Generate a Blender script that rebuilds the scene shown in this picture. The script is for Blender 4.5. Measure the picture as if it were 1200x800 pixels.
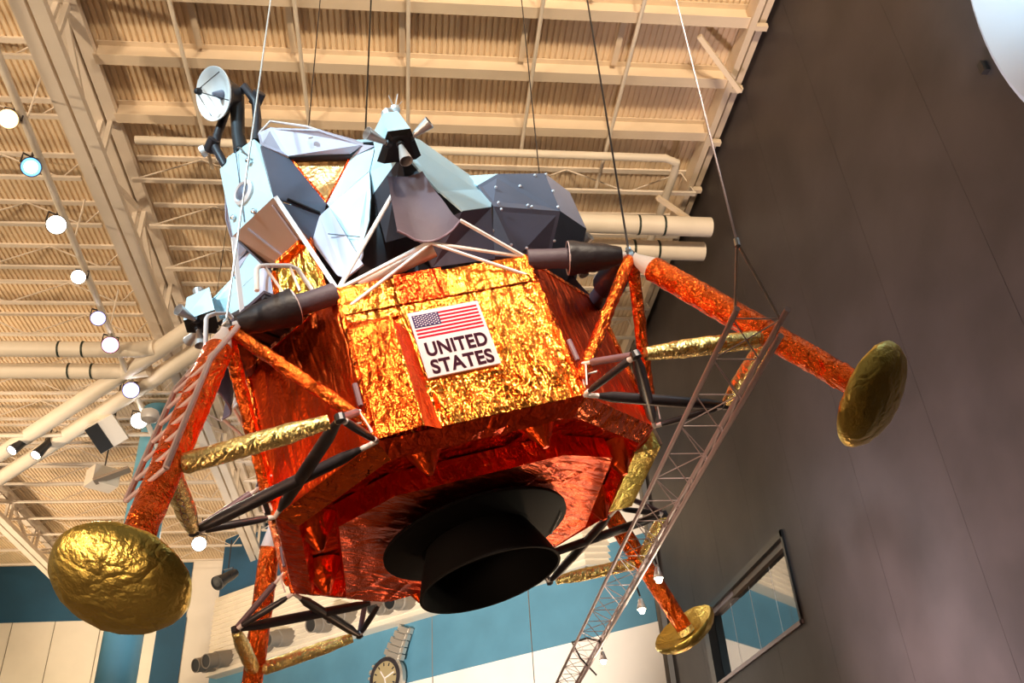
import bpy, bmesh, math, random
from mathutils import Vector, Matrix, noise
random.seed(7)
for o in list(bpy.data.objects): bpy.data.objects.remove(o)
S = bpy.context.scene
COL = S.collection
V = Vector
PI = math.pi

# ------------------------------------------------------------------ camera (origin of the hall's measuring frame)
cam = bpy.data.objects.new('camera', bpy.data.cameras.new('camera')); COL.objects.link(cam)
cam.data.sensor_width = 36.0; cam.data.lens = 36.0*1042.55/1200
cam.data.clip_start = 0.1; cam.data.clip_end = 300
_r = V((0.99333831, -0.09924304, -0.05856469)); _u = V((-0.00476812, -0.5431843, 0.83959995)); _b = V((-0.11513587, -0.83372755, -0.54003898))
M = Matrix.Identity(4)
for i in range(3):
    M[i][0] = _r[i]; M[i][1] = _u[i]; M[i][2] = _b[i]
cam.matrix_world = M
S.camera = cam
FLOOR = -1.7

# ------------------------------------------------------------------ world, lights, exposure
w = bpy.data.worlds.new('hall_air'); S.world = w; w.use_nodes = True
w.node_tree.nodes['Background'].inputs[0].default_value = (1.0, .80, .62, 1)
w.node_tree.nodes['Background'].inputs[1].default_value = 0.12
S.view_settings.view_transform = 'Standard'; S.view_settings.look = 'None'
S.view_settings.exposure = 0.35; S.view_settings.gamma = 1.0; S.view_settings.use_curve_mapping = False

def lamp(name, kind, loc, aim, power, color, size=0.5, angle=50, blend=.5):
    d = bpy.data.lights.new(name, kind); o = bpy.data.objects.new(name, d); COL.objects.link(o)
    o.location = loc; d.energy = power; d.color = color
    if kind == 'SPOT': d.spot_size = math.radians(angle); d.spot_blend = blend; d.shadow_soft_size = size
    if kind == 'AREA': d.shape = 'DISK'; d.size = size
    if kind == 'POINT': d.shadow_soft_size = size
    o.rotation_euler = (V(aim)-V(loc)).to_track_quat('-Z', 'Y').to_euler()
    return o
WARM = (1, .78, .52); COOL = (.58, .87, 1)
# unseen spots added to light the LM and its foil
lamp('warm_spot', 'SPOT', (2.4, -3.5, 13.2), (0.6, 7.1, 4.0), 9500, (1, .84, .64), .45, 19, .5)
lamp('warm_spot', 'SPOT', (-1.8, -5.5, 12.5), (0.5, 7.1, 4.0), 6500, (1, .80, .6), .45, 17, .5)
lamp('warm_spot', 'SPOT', (9.0, -4.0, 9.5), (2.6, 6.8, 4.2), 2200, (1, .78, .55), .45, 26, .6)
lamp('cool_spot', 'SPOT', (-9.5, -1.5, 11.5), (-1.3, 8.2, 7.2), 9000, COOL, .5, 26, .5)
lamp('cool_spot', 'SPOT', (-3.0, -6.0, 15.0), (0.0, 8.4, 7.8), 3600, COOL, .5, 17, .5)
lamp('warm_spot', 'SPOT', (-10, 1, 1.5), (-.9, 8.0, 4.2), 2200, (1, .62, .38), .6, 40, .6)
lamp('warm_spot', 'SPOT', (7.5, 22, -1.2), (0.6, 9.5, 3.4), 700, (1, .6, .35), .8, 50, .6)
lamp('warm_spot', 'SPOT', (-5.0, 2.0, -1.2), (0.2, 9.0, 3.6), 800, (1, .66, .42), .8, 50, .6)
# unseen uplights added to brighten the roof, to the sides and behind the visitor
for (x, y, z, tx, ty, p, an) in ((-22, 10, 7, -13, 20, 7000, 95), (-24, 26, 8, -15, 33, 7000, 95), (-10, -6, 8, -6, 14, 6500, 75), (3, -7, 8, 1, 13, 9500, 70), (6, -5, 9, 5, 16, 7000, 65), (-22, 40, 8, -12, 46, 4500, 95)):
    lamp('roof_fill', 'SPOT', (x, y, z), (tx, ty, 18), p, WARM, .6, an, .9)
# unseen wall washers; the column's and pale disc's are added to brighten them
lamp('wall_washer', 'SPOT', (-6, 22, 2.0), (1.5, 37, 10.5), 15000, (1, .88, .74), .6, 75, .8)
lamp('wall_washer', 'SPOT', (-16, 44, 3.0), (-18.5, 51, 11), 4200, (1, .78, .45), .4, 85, .8)
lamp('wall_washer', 'SPOT', (3.2, 15.5, -1.0), (8.6, 13.0, 6.0), 6000, (1, .80, .82), .5, 80, 1.0)
lamp('wall_washer', 'SPOT', (-7.2, 26, 2), (-9.7, 32, 14), 1800, (.9, .95, 1), .4, 50, .8)
lamp('wall_washer', 'SPOT', (0, -2, 8.0), (8.6, 5.0, 11.0), 8000, COOL, .5, 26, .6)

# ------------------------------------------------------------------ materials
MATS = {}
def mat(name, base, rough=.6, metal=0.0, bump=0.0, bscale=30, var=0.0, emit=None, estr=0, spec=.5, coat=0):
    m = bpy.data.materials.new(name); m.use_nodes = True
    nt = m.node_tree; b = nt.nodes['Principled BSDF']
    b.inputs['Base Color'].default_value = (*base, 1); b.inputs['Roughness'].default_value = rough
    b.inputs['Metallic'].default_value = metal; b.inputs['Specular IOR Level'].default_value = spec
    b.inputs['Coat Weight'].default_value = coat
    if emit:
        b.inputs['Emission Color'].default_value = (*emit, 1); b.inputs['Emission Strength'].default_value = estr
    tc = nt.nodes.new('ShaderNodeTexCoord')
    if var:
        n = nt.nodes.new('ShaderNodeTexNoise'); n.inputs['Scale'].default_value = bscale*.12; n.inputs['Detail'].default_value = 6
        nt.links.new(tc.outputs['Object'], n.inputs['Vector'])
        r = nt.nodes.new('ShaderNodeValToRGB')
        r.color_ramp.elements[0].color = (*[c*(1-var) for c in base], 1); r.color_ramp.elements[1].color = (*[min(1, c*(1+var)) for c in base], 1)
        r.color_ramp.elements[0].position = .3; r.color_ramp.elements[1].position = .7
        nt.links.new(n.outputs['Fac'], r.inputs['Fac']); nt.links.new(r.outputs['Color'], b.inputs['Base Color'])
    if bump:
        n2 = nt.nodes.new('ShaderNodeTexNoise'); n2.inputs['Scale'].default_value = bscale; n2.inputs['Detail'].default_value = 4
        nt.links.new(tc.outputs['Object'], n2.inputs['Vector'])
        bp = nt.nodes.new('ShaderNodeBump'); bp.inputs['Strength'].default_value = bump; bp.inputs['Distance'].default_value = .02
        nt.links.new(n2.outputs['Fac'], bp.inputs['Height']); nt.links.new(bp.outputs['Normal'], b.inputs['Normal'])
    MATS[name] = m
    return m

def foil(name, base, rough=.25, s1=4, s2=14, stretch=(1, 1, 1), strength=.8, rot=(0, 0, 0), fine=.35):
    """crinkled metallised film: ridged creases at two sizes plus a fine crackle, all in the bump"""
    m = mat(name, base, rough, 1.0); nt = m.node_tree; b = nt.nodes['Principled BSDF']; L = nt.links.new
    tc = nt.nodes.new('ShaderNodeTexCoord'); mp = nt.nodes.new('ShaderNodeMapping')
    mp.inputs['Scale'].default_value = stretch; mp.inputs['Rotation'].default_value = rot
    L(tc.outputs['Object'], mp.inputs['Vector'])
    def ridge(sc, dist, vec=None):
        n = nt.nodes.new('ShaderNodeTexNoise'); n.inputs['Scale'].default_value = sc; n.inputs['Detail'].default_value = 2.5; n.inputs['Roughness'].default_value = .45
        n.inputs['Distortion'].default_value = dist; L(vec or mp.outputs['Vector'], n.inputs['Vector'])
        q = nt.nodes.new('ShaderNodeMath'); q.operation = 'SUBTRACT'; q.inputs[1].default_value = .5; L(n.outputs['Fac'], q.inputs[0])
        r = nt.nodes.new('ShaderNodeMath'); r.operation = 'ABSOLUTE'; L(q.outputs[0], r.inputs[0]); return r.outputs[0]
    h1 = ridge(s1, .6); h2 = ridge(s2, .3); h3 = ridge(s2*2.6, 0, tc.outputs['Object'])
    a = nt.nodes.new('ShaderNodeMath'); a.operation = 'MULTIPLY_ADD'; a.inputs[1].default_value = s1/s2*1.15; L(h2, a.inputs[0]); L(h1, a.inputs[2])
    a2 = nt.nodes.new('ShaderNodeMath'); a2.operation = 'MULTIPLY_ADD'; a2.inputs[1].default_value = s1/s2*fine; L(h3, a2.inputs[0]); L(a.outputs[0], a2.inputs[2])
    bp = nt.nodes.new('ShaderNodeBump'); bp.inputs['Strength'].default_value = strength; bp.inputs['Distance'].default_value = .9/s1
    L(a2.outputs[0], bp.inputs['Height']); L(bp.outputs['Normal'], b.inputs['Normal'])
    return m

foil('foil_orange', (1.0, .16, .02), .26, 3, 12, (1, 1, .6), .7)
foil('foil_red', (1.0, .085, .015), .30, 2, 9, (1, 1, .4), .55)
foil('foil_leg_face', (1.0, .10, .015), .34, 1.2, 7, (1, 1, .22), .35, (.3, .2, 0))
foil('foil_flag', (1.0, .34, .045), .15, 2.4, 12, (1.5, 1.5, .45), .62, (0, .4, .5))
foil('foil_tube', (1.0, .17, .024), .22, 6, 26, (1, 1, .7), .9)
foil('foil_gold', (1.0, .80, .32), .25, 8, 34, (1, 1, .6), .65)
foil('foil_pad', (.74, .58, .15), .36, 4, 16, (1, 1, 1), .30)
foil('foil_hatch', (1.0, .60, .10), .24, 4, 15, (1, 1, .5), .7)
foil('foil_base', (1.0, .13, .03), .28, 2.2, 12, (.35, 1.2, 1), .6, (0, 0, .9))
foil('window_reflection', (1.0, .52, .20), .28, 1.2, 4, (1, 1, 1), .14)  # orange base paints the reflection in the triangular windows
mat('skin_light', (.55, .74, .82), .45, .1, .03, 12, .05)
mat('skin_lavender', (.52, .50, .62), .45, .15, .03, 12, .05)
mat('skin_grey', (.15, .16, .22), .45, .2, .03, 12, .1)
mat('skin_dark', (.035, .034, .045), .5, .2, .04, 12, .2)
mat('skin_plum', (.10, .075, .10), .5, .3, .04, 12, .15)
mat('skin_satin', (.66, .47, .38), .32, .45, .02, 15, .05)
mat('nylon_plum', (.07, .044, .06), .62, 0, .4, 9, .2)
mat('nylon_dark', (.013, .008, .012), .5, 0, .5, 9, .2)
mat('strut_black', (.03, .025, .03), .38, .1, .05, 30, .2)
mat('strut_plum', (.16, .10, .13), .45, 0, .05, 30, .1)
mat('bell_black', (.004, .0035, .0035), .7, 0, .05, 10, .2, spec=.15)
mat('bell_inner', (.004, .004, .004), .7)
mat('white_paint', (.80, .74, .74), .45, 0, .02, 30)
mat('white_metal', (.78, .78, .80), .3, .5)
mat('steel', (.55, .55, .57), .25, 1)
mat('nozzle_metal', (.62, .58, .56), .35, .6)
mat('dark_steel', (.05, .05, .055), .4, .6)
mat('ladder_mauve', (.52, .42, .44), .45, .2)
mat('dish_white', (.86, .84, .84), .4, .2)
mat('rivet', (.9, .9, .95), .3, .2, emit=None)
mat('decal_white', (.58, .48, .52), .9, spec=.03)
mat('decal_red', (.40, .012, .03), .9, spec=.03)
mat('decal_blue', (.045, .03, .09), .9, spec=.03)
mat('decal_ink', (.035, .010, .020), .9, spec=.03)
mat('roof_paint', (.74, .60, .45), .6, 0, .03, 8, .06)
mat('deck_paint', (.80, .62, .42), .55, 0, .03, 8, .08)
mat('truss_paint', (.76, .66, .56), .55, 0, .02, 8, .05)
mat('pipe_paint', (.80, .70, .58), .5, 0, .02, 8, .05)
mat('band_black', (.02, .03, .02), .5)
mat('wall_char', (.055, .044, .044), .5, 0, .05, 6, .25)
mat('wall_white', (.82, .76, .70), .7, 0, .02, 6, .04)
mat('wall_blue', (.075, .22, .33), .6, 0, .02, 6, .1)
mat('wall_navy', (.012, .075, .16), .6, 0, .02, 6, .1)
mat('siding', (.80, .72, .60), .55, 0, .02, 6, .05)
mat('column_blue', (.12, .36, .52), .4, 0, .02, 6, .1)
mat('vent_grey', (.22, .19, .16), .5)
mat('black', (.008, .008, .009), .5)
mat('carpet', (.20, .15, .12), .9, 0, .3, 60, .2)
mat('watch_steel', (.62, .58, .52), .3, .7)
mat('watch_dial', (.68, .56, .32), .35, .6)
mat('moon', (.62, .74, .88), .6, 0, .1, 2, .12)
mat('frame_black', (.02, .018, .018), .35)
mat('frame_rose', (.40, .30, .30), .35, .2)
mat('cable_dark', (.06, .05, .05), .5, .4)
mat('cable_steel', (.62, .56, .52), .4, .5)
mat('box_brown', (.30, .22, .16), .6)
mat('box_white', (.85, .80, .74), .5)
for n_, c_, s_ in (('lens_warm', (1, .62, .22), 3), ('lens_white', (1, .93, .82), 12), ('lens_blue', (.12, .42, 1), 2.2), ('lens_pink', (1, .40, .62), 2), ('lens_violet', (.45, .42, 1), 2), ('bulb', (1, .86, .55), 25)):
    mat(n_, c_, .3, emit=c_, estr=s_)
g = mat('pane_glass', (.02, .03, .035), .03, 0, spec=1.0)
nt = g.node_tree; bs = nt.nodes['Principled BSDF']; bs.inputs['Metallic'].default_value = 0; bs.inputs['IOR'].default_value = 2.6; bs.inputs['Transmission Weight'].default_value = 0.35

# ------------------------------------------------------------------ mesh builder
class MB:
    def __init__(s): s.v = []; s.f = []
    def add(s, vs, fs):
        k = len(s.v); s.v += [V(p) for p in vs]; s.f += [tuple(i+k for i in f) for f in fs]; return s
    def box(s, c, size, R=None):
        c = V(c); x, y, z = (q/2 for q in size)
        vs = [V(p) for p in ((-x,-y,-z),(x,-y,-z),(x,y,-z),(-x,y,-z),(-x,-y,z),(x,-y,z),(x,y,z),(-x,y,z))]
        if R is not None: vs = [R @ p for p in vs]
        return s.add([c+p for p in vs], [(0,3,2,1),(4,5,6,7),(0,1,5,4),(1,2,6,5),(2,3,7,6),(3,0,4,7)])
    def bar(s, a, b, wd, ht, up=(0, 0, 1)):
        a, b = V(a), V(b); d = (b-a); L = d.length; d.normalize(); up = V(up)
        if abs(d.dot(up)) > .99: up = V((1, 0, 0))
        sd = d.cross(up).normalized(); u2 = sd.cross(d)
        return s.box((a+b)/2, (L, wd, ht), Matrix((d, sd, u2)).transposed())
    def tube(s, a, b, r0, r1=None, n=10, caps=True):
        return s.path([a, b], [r0, r0 if r1 is None else r1], n, caps)
    def path(s, pts, r, n=8, caps=True, wob=0, seed=0):
        pts = [V(p) for p in pts]; m = len(pts)
        if not hasattr(r, '__len__'): r = [r]*m
        t = [(pts[min(i+1, m-1)]-pts[max(i-1, 0)]).normalized() for i in range(m)]
        u = t[0].orthogonal().normalized(); vs = []
        for i in range(m):
            u = (u-t[i]*u.dot(t[i])).normalized(); w_ = t[i].cross(u)
            for k in range(n):
                a = 2*PI*k/n; dr = r[i]
                q = u*math.cos(a)+w_*math.sin(a)
                if wob:
                    P_ = pts[i]+q*r[i]
                    dr += wob*(1-2*abs(noise.noise(P_*9+V((seed, 0, 0)))))+wob*.6*noise.noise(P_*22)
                vs.append(pts[i]+q*dr)
        fs = [(i*n+k, i*n+(k+1) % n, (i+1)*n+(k+1) % n, (i+1)*n+k) for i in range(m-1) for k in range(n)]
        if caps: fs += [tuple(reversed(range(n))), tuple(range((m-1)*n, m*n))]
        return s.add(vs, fs)
    def ftube(s, a, b, r, n=12, step=.05, wob=.012, seed=0):
        a, b = V(a), V(b); k = max(3, int((b-a).length/step)); rr = r if hasattr(r, '__len__') else (r, r)
        pts = [a.lerp(b, i/k) for i in range(k+1)]
        return s.path(pts, [rr[0]+(rr[1]-rr[0])*i/k for i in range(k+1)], n, True, wob, seed)
    def lathe(s, prof, n=24, Mx=None, close=False):
        vs = []
        for r, z in prof:
            for k in range(n):
                a = 2*PI*k/n; p = V((r*math.cos(a), r*math.sin(a), z)); vs.append(Mx @ p if Mx else p)
        m = len(prof); R_ = m if close else m-1
        fs = [(i*n+k, i*n+(k+1) % n, ((i+1) % m)*n+(k+1) % n, ((i+1) % m)*n+k) for i in range(R_) for k in range(n)]
        if not close:
            if prof[0][0] > 1e-4: fs.append(tuple(reversed(range(n))))
            if prof[-1][0] > 1e-4: fs.append(tuple(range((m-1)*n, m*n)))
        return s.add(vs, fs)
    def slab(s, pts, th, ref=None):
        """polygon given a thickness, extruded away from the side that faces outwards (ref = inside point)"""
        pts = [V(p) for p in pts]; c = sum(pts, V())/len(pts); nn = V()
        for i in range(len(pts)): nn += (pts[i]-c).cross(pts[(i+1) % len(pts)]-c)
        nn.normalize()
        if ref is not None and nn.dot(c-V(ref)) < 0: pts.reverse(); nn = -nn
        n = len(pts); vs = pts+[p-nn*th for p in pts]
        fs = [tuple(range(n)), tuple(reversed(range(n, 2*n)))]+[(i, i+n, (i+1) % n+n, (i+1) % n) for i in range(n)]
        return s.add(vs, fs)
    def crumple(s, p00, p10, p11, p01, nu, nv, amp, f=3.0, st=(1, 1), seed=0, pin=True, jit=0.35, fans=(), calm=None):
        """foil sheet: a jittered grid pushed in and out by ridged noise"""
        p00, p10, p11, p01 = map(V, (p00, p10, p11, p01)); nn = (p10-p00).cross(p01-p00).normalized()
        Lu = (p10-p00).length; Lv = (p01-p00).length; vs = []
        rnd = random.Random(seed)
        for j in range(nv+1):
            for i in range(nu+1):
                inn = 0 < i < nu and 0 < j < nv
                u = (i+(rnd.uniform(-jit, jit) if inn else 0))/nu; v = (j+(rnd.uniform(-jit, jit) if inn else 0))/nv
                p = (p00*(1-u)+p10*u)*(1-v)+(p01*(1-u)+p11*u)*v
                q = V((u*Lu*st[0], v*Lv*st[1], seed*7.3))
                d = .6*(1-2.6*abs(noise.noise(q*f)))+.4*(1-2.6*abs(noise.noise(q*f*2.3+V((9, 3, 1)))))+.25*noise.noise(q*f*5)
                for (fu, fv, k, am, rad) in fans:      # pleats fanning out from a pinned point
                    dx, dy = u*Lu-fu, v*Lv-fv; rr = math.hypot(dx, dy); th = math.atan2(dy, dx)
                    d += am*(1-2.4*abs(noise.noise(V((th*k, fu*5, rr*.5)))))*min(1, rr*4)*math.exp(-(rr/rad)**2)
                e = min(1, min(u, 1-u, v, 1-v)*9) if pin else 1
                if calm and calm[0] < u*Lu < calm[1] and calm[2] < v*Lv < calm[3]: e *= .25   # held flat behind the placard
                vs.append(p+nn*amp*d*e)
        W = nu+1; fs = []
        for j in range(nv):
            for i in range(nu):
                a, b, c, d = j*W+i, j*W+i+1, (j+1)*W+i+1, (j+1)*W+i
                fs += [(a, b, c), (a, c, d)] if (i+j) % 2 else [(a, b, d), (b, c, d)]
        return s.add(vs, fs)
    def obj(s, name, m, parent=None, smooth=None):
        me = bpy.data.meshes.new(name); me.from_pydata(s.v, [], s.f); me.update()
        me.materials.append(MATS[m] if isinstance(m, str) else m)
        if smooth is not None:
            me.polygons.foreach_set('use_smooth', [True]*len(me.polygons)); me.set_sharp_from_angle(angle=math.radians(smooth))
        o = bpy.data.objects.new(name, me); COL.objects.link(o)
        if parent: o.parent = parent
        return o

def tag(o, label, cat, group=None):
    o['label'] = label; o['category'] = cat
    if group: o['group'] = group
    return o
def thing(name, label, cat, loc=(0, 0, 0), group=None):
    o = bpy.data.objects.new(name, None); COL.objects.link(o); o.location = loc; o.empty_display_size = .3
    return tag(o, label, cat, group)
def struct(o): o['kind'] = 'structure'; return o
def stuff(o): o['kind'] = 'stuff'; return o
def lab(o, t): o['label'] = t; return o
def frame(z, x=(0, 0, 1), loc=(0, 0, 0)):
    z = V(z).normalized(); x = V(x)
    if abs(x.normalized().dot(z)) > .98: x = V((1, 0, 0))
    x = (x-z*x.dot(z)).normalized(); y = z.cross(x)
    m = Matrix((x, y, z)).transposed().to_4x4(); m.translation = V(loc); return m
def clone(o, parent=None):
    c = o.copy(); COL.objects.link(c)
    if parent: c.parent = parent
    for ch in list(o.children): clone(ch, c)
    return c

# ================================================================== THE HALL
# ---- floor
struct(MB().box((-12, 20, FLOOR-.1), (46, 70, .2)).obj('floor', 'carpet'))
# ---- ceiling: fluted steel deck with beams, joists and trusses as its parts
ZD = 18.0
d = MB(); x = -34.0; pitch = .15; prof = []
while x < 8.9:
    prof += [(x, ZD), (x+.085, ZD), (x+.10, ZD+.042), (x+.135, ZD+.042)]; x += pitch
vs = [V((a, 4.5, b)) for a, b in prof]+[V((a, 52, b)) for a, b in prof]; n = len(prof)
d.add(vs, [(i, i+n, i+1+n, i+1) for i in range(n-1)])
d.box((-12.6, 28, ZD+.14), (43, 48, .1))
ceiling = struct(d.obj('ceiling', 'deck_paint'))
JY = [14.7, 16.55, 18.5, 20.42, 22.41, 24.27, 26.1, 28.05, 30.05, 32.05, 34.1, 36.1, 38.1, 40.1, 42.1, 44.2, 46.3, 48.4]
# deep wide-flange beams nearest the camera
for y in (9.1, 11.0, 12.85, 14.7, 16.55):
    m = MB(); x0, x1 = -7.4, 8.1
    m.box(((x0+x1)/2, y+.15, ZD-.012), (x1-x0, .3, .024)).box(((x0+x1)/2, y+.15, ZD-.5), (x1-x0, .3, .03)).box(((x0+x1)/2, y+.15, ZD-.25), (x1-x0, .02, .47))
    m.obj('roof_beam', 'roof_paint', ceiling)
for y, xs in ((12.85, (-5.0, -2.8, -.2, 2.75, 5.1)), (14.7, ()), (11.0, (-4, -1.2, 1.5, 4.2))):
    for x in xs: MB().box((x, y+1.05, ZD-.12), (.14, 1.55, .12)).obj('bridging_bar', 'roof_paint', ceiling)
# open-web joists
def joist(y, x0, x1, dep=.85):
    m = MB(); m.box(((x0+x1)/2, y+.08, ZD-.03), (x1-x0, .16, .06)).box(((x0+x1)/2, y+.08, ZD-dep), (x1-x0, .13, .07))
    o = m.obj('bar_joist', 'truss_paint', ceiling)
    wb = MB(); x = x0; k = 0; st = 1.7
    while x < x1-.2:
        xa, xb = x, min(x+st, x1)
        wb.bar((xa, y+.08, ZD-.05 if k % 2 else ZD-dep), (xb, y+.08, ZD-dep if k % 2 else ZD-.05), .032, .032); x += st; k += 1
    stuff(wb.obj('web_bar', 'truss_paint', o))
for i, y in enumerate(JY[2:]):
    joist(y, -33, -8.7)
    joist(y, -7.4, 8.2 if y < 30 else max(-7, 8.0-(y-30.5)*1.05))
for y in JY[:2]+[12.85, 11.0]: joist(y, -33, -8.7, .6)
# main trusses, running away from the camera
def truss(x, zb, zt, y0=6, y1=50.5):
    for z_ in (zb, zt):
        for sx in (-1, 1):
            MB().box((x+sx*.19, (y0+y1)/2, z_), (.3, y1-y0, .2)).obj('truss_chord', 'truss_paint', ceiling)
    y = y0+.5; k = 0
    while y < y1-2:
        for dx in (-.12, .12): MB().bar((x+dx, y, zb), (x+dx, y, zt), .12, .12).obj('truss_post', 'truss_paint', ceiling)
        MB().bar((x, y, zb if k % 2 else zt), (x, y+3.5, zt if k % 2 else zb), .12, .12).obj('truss_diagonal', 'truss_paint', ceiling)
        y += 3.5; k += 1
truss(-7.75, 16.2, 17.75)
truss(-18.6, 16.5, 17.75, 20, 50.5)
# edge beam above the dark wall
for x_, z_, h_ in ((8.1, ZD-.35, .5), (8.42, ZD-.2, .3)):
    MB().box((x_, 22, z_), (.16, 40, h_)).obj('edge_beam', 'roof_paint', ceiling)
for y in (11.2, 13.1, 15, 16.9, 18.8, 20.6):
    MB().box((8.3, y, ZD-.5), (.4, .14, .14)).obj('beam_bracket', 'roof_paint', ceiling)
for a_, b_ in (((6.9, 13.4, 17.45), (8.2, 14.6, 16.95)), ((6.6, 17.4, 15.9), (7.8, 18.1, 15.6))):
    MB().bar(a_, b_, .12, .12).obj('kicker_brace', 'roof_paint', ceiling)

# ---- right wall: dark panels with open joints, a window let into it
XW = 8.6
wall_right = struct(MB().box((XW+.55, 14, 8), (.1, 34, 21)).obj('wall_right', 'wall_char'))
WY0, WY1, WZ0, WZ1 = 18.9, 25.6, 4.95, 7.1
seams = [-2.9]
while seams[-1] < 30: seams.append(seams[-1]+2.72+(.33 if abs(seams[-1]-7.98) < .5 else 0) if False else seams[-1]+2.75)
seams = [-4.15+2.75*i for i in range(13)]
for a, b in zip(seams[:-1], seams[1:]):
    b = min(b, 30.5); segs = [(a, b, FLOOR, 17.9)]
    if b > WY0 and a < WY1:
        segs = [(a, b, FLOOR, WZ0), (a, b, WZ1, 17.9)]
        if a < WY0: segs.append((a, WY0, WZ0, WZ1))
        if b > WY1: segs.append((WY1, b, WZ0, WZ1))
    for (p, q, z0, z1) in segs:
        gp = .006
        MB().box((XW+.25, (p+q)/2, (z0+z1)/2), (.5, q-p-gp, z1-z0)).obj('wall_panel', 'wall_char', wall_right)
win = struct(thing('window_1', 'x', 'x')); del win['label']; del win['category']
fm = lambda c, s_, m_='frame_black', nm='frame': MB().box(c, s_).obj(nm, m_, win)
cy, cz = (WY0+WY1)/2, (WZ0+WZ1)/2
fm((XW+.1, cy, WZ1-.08), (.3, WY1-WY0, .16)); fm((XW+.1, cy, WZ0+.05), (.3, WY1-WY0, .10), 'frame_rose')
fm((XW+.1, WY0+.05, cz), (.3, .1, WZ1-WZ0)); fm((XW+.1, WY1-.2, cz), (.3, .4, WZ1-WZ0))
fm((XW+.16, 21.0, WZ1-.24), (.2, 4.2, .16), 'box_brown', 'blind_box'); fm((XW+.14, 23.9, WZ1-.22), (.2, 1.9, .14), 'frame_rose', 'blind_box')
for k in range(4):
    a = WY0+.12+k*1.54; b = a+1.515
    MB().box((XW+.2, (a+b)/2, cz), (.025, b-a, WZ1-WZ0-.2)).obj('pane', 'pane_glass', win)
    if k: MB().box((XW+.2, a-.012, cz), (.03, .02, WZ1-WZ0-.2)).obj('pane_joint', 'white_paint', win)

# ---- far wall (facing the camera) and the wall set at an angle
def quadwall(name, a, b, z0, z1, m, th=.3, parent=None):
    a = V((*a, 0)); b = V((*b, 0)); d_ = (b-a).normalized(); n_ = V((-d_.y, d_.x, 0))
    if n_.y < 0: n_ = -n_
    o = MB(); q = [a, b, b+n_*th, a+n_*th]
    o.add([(p.x, p.y, z0) for p in q]+[(p.x, p.y, z1) for p in q], [(3,2,1,0),(4,5,6,7),(0,1,5,4),(1,2,6,5),(2,3,7,6),(3,0,4,7)])
    return o.obj(name, m, parent)
wall_back = struct(quadwall('wall_back', (-36, 51), (-9.0, 51), FLOOR, 18, 'wall_white'))
quadwall('painted_band', (-36, 50.95), (-12.15, 50.95), 14.78, 17.9, 'wall_navy', .05, wall_back)
quadwall('painted_band', (-13.6, 50.94), (-12.1, 50.94), FLOOR, 14.78, 'wall_navy', .05, wall_back)
for x in (-21.2, -19.0, -16.6, -14.9): quadwall('panel_joint', (x, 50.96), (x+.03, 50.96), FLOOR, 14.78, 'vent_grey', .04, wall_back)
AN = V((7.3, 7.8, 0)).normalized(); AD = V((7.8, -7.3, 0)).normalized()
def ang(s, off=0.0, z=0):        # point along the angled wall; s = distance from its right end, off = towards the hall
    p = V((8.6, 30.4, 0))-AD*s-AN*off; return V((p.x, p.y, z))
aw = lambda nm, s0, s1, z0, z1, m_, off, th, par=None: quadwall(nm, ang(s0, off).xy, ang(s1, off).xy, z0, z1, m_, th, par)
wall_angled = struct(aw('wall_far', 0, 25.2, FLOOR, 18, 'wall_white', 0, .3))
aw('painted_band', 0, 25.2, 8.2, 11.4, 'wall_blue', .03, .03, wall_angled)
aw('painted_band', 0, 25.2, 14.4, 17.95, 'wall_navy', .03, .03, wall_angled)
aw('panel_joint', 10.35, 10.38, FLOOR, 11.0, 'vent_grey', .04, .02, wall_angled)
# siding box: horizontal lap boards on the angled face, then a short return to the dark wall
SB0, SB1 = 10.6, 14.5
sc = ang(2.3, .62)
struct(aw('trim_1', 2.3, 24.6, SB0, SB1, 'siding', .58, .55))
for k in range(16):
    z0 = SB0+k*(SB1-SB0)/16; h_ = (SB1-SB0)/16
    a, b = ang(2.28, .60), ang(24.6, .60); o = MB()
    for p0, p1 in ((a, b),):
        nA = AN*-1
        vs = [p0+V((0,0,z0)), p1+V((0,0,z0)), p1+V((0,0,z0+h_)), p0+V((0,0,z0+h_)), p0+nA*.09+V((0,0,z0)), p1+nA*.09+V((0,0,z0))]
        o.add(vs, [(0,3,2,1),(4,5,2,3),(0,1,5,4),(0,4,3),(1,2,5)])
    o.obj('lap_board', 'siding', bpy.data.objects['trim_1'])
    c0 = V((sc.x, sc.y-.02, 0)); c1 = V((8.58, sc.y-.02, 0)); o = MB()
    vs = [c0+V((0,0,z0)), c1+V((0,0,z0)), c1+V((0,0,z0+h_)), c0+V((0,0,z0+h_)), c0+V((0,-.09,z0)), c1+V((0,-.09,z0))]
    o.add(vs, [(0,3,2,1),(4,5,2,3),(0,1,5,4),(0,4,3),(1,2,5)]).obj('lap_board', 'siding', bpy.data.objects['trim_1'])
o = MB(); o.box(((sc.x+8.6)/2, sc.y+.3, (SB0+SB1)/2), (8.6-sc.x, .55, SB1-SB0)); struct(o.obj('trim_2', 'siding'))

# ---- column
c = MB().lathe([(.66, FLOOR), (.66, 17.2), (.72, 17.25), (.72, 17.6)], 32, Matrix.Translation((-9.72, 32.4, 0)))
tag(c.obj('round_column', 'column_blue', None, 30), 'thick pale blue round column rising to the roof behind the ladder leg', 'column')

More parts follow.
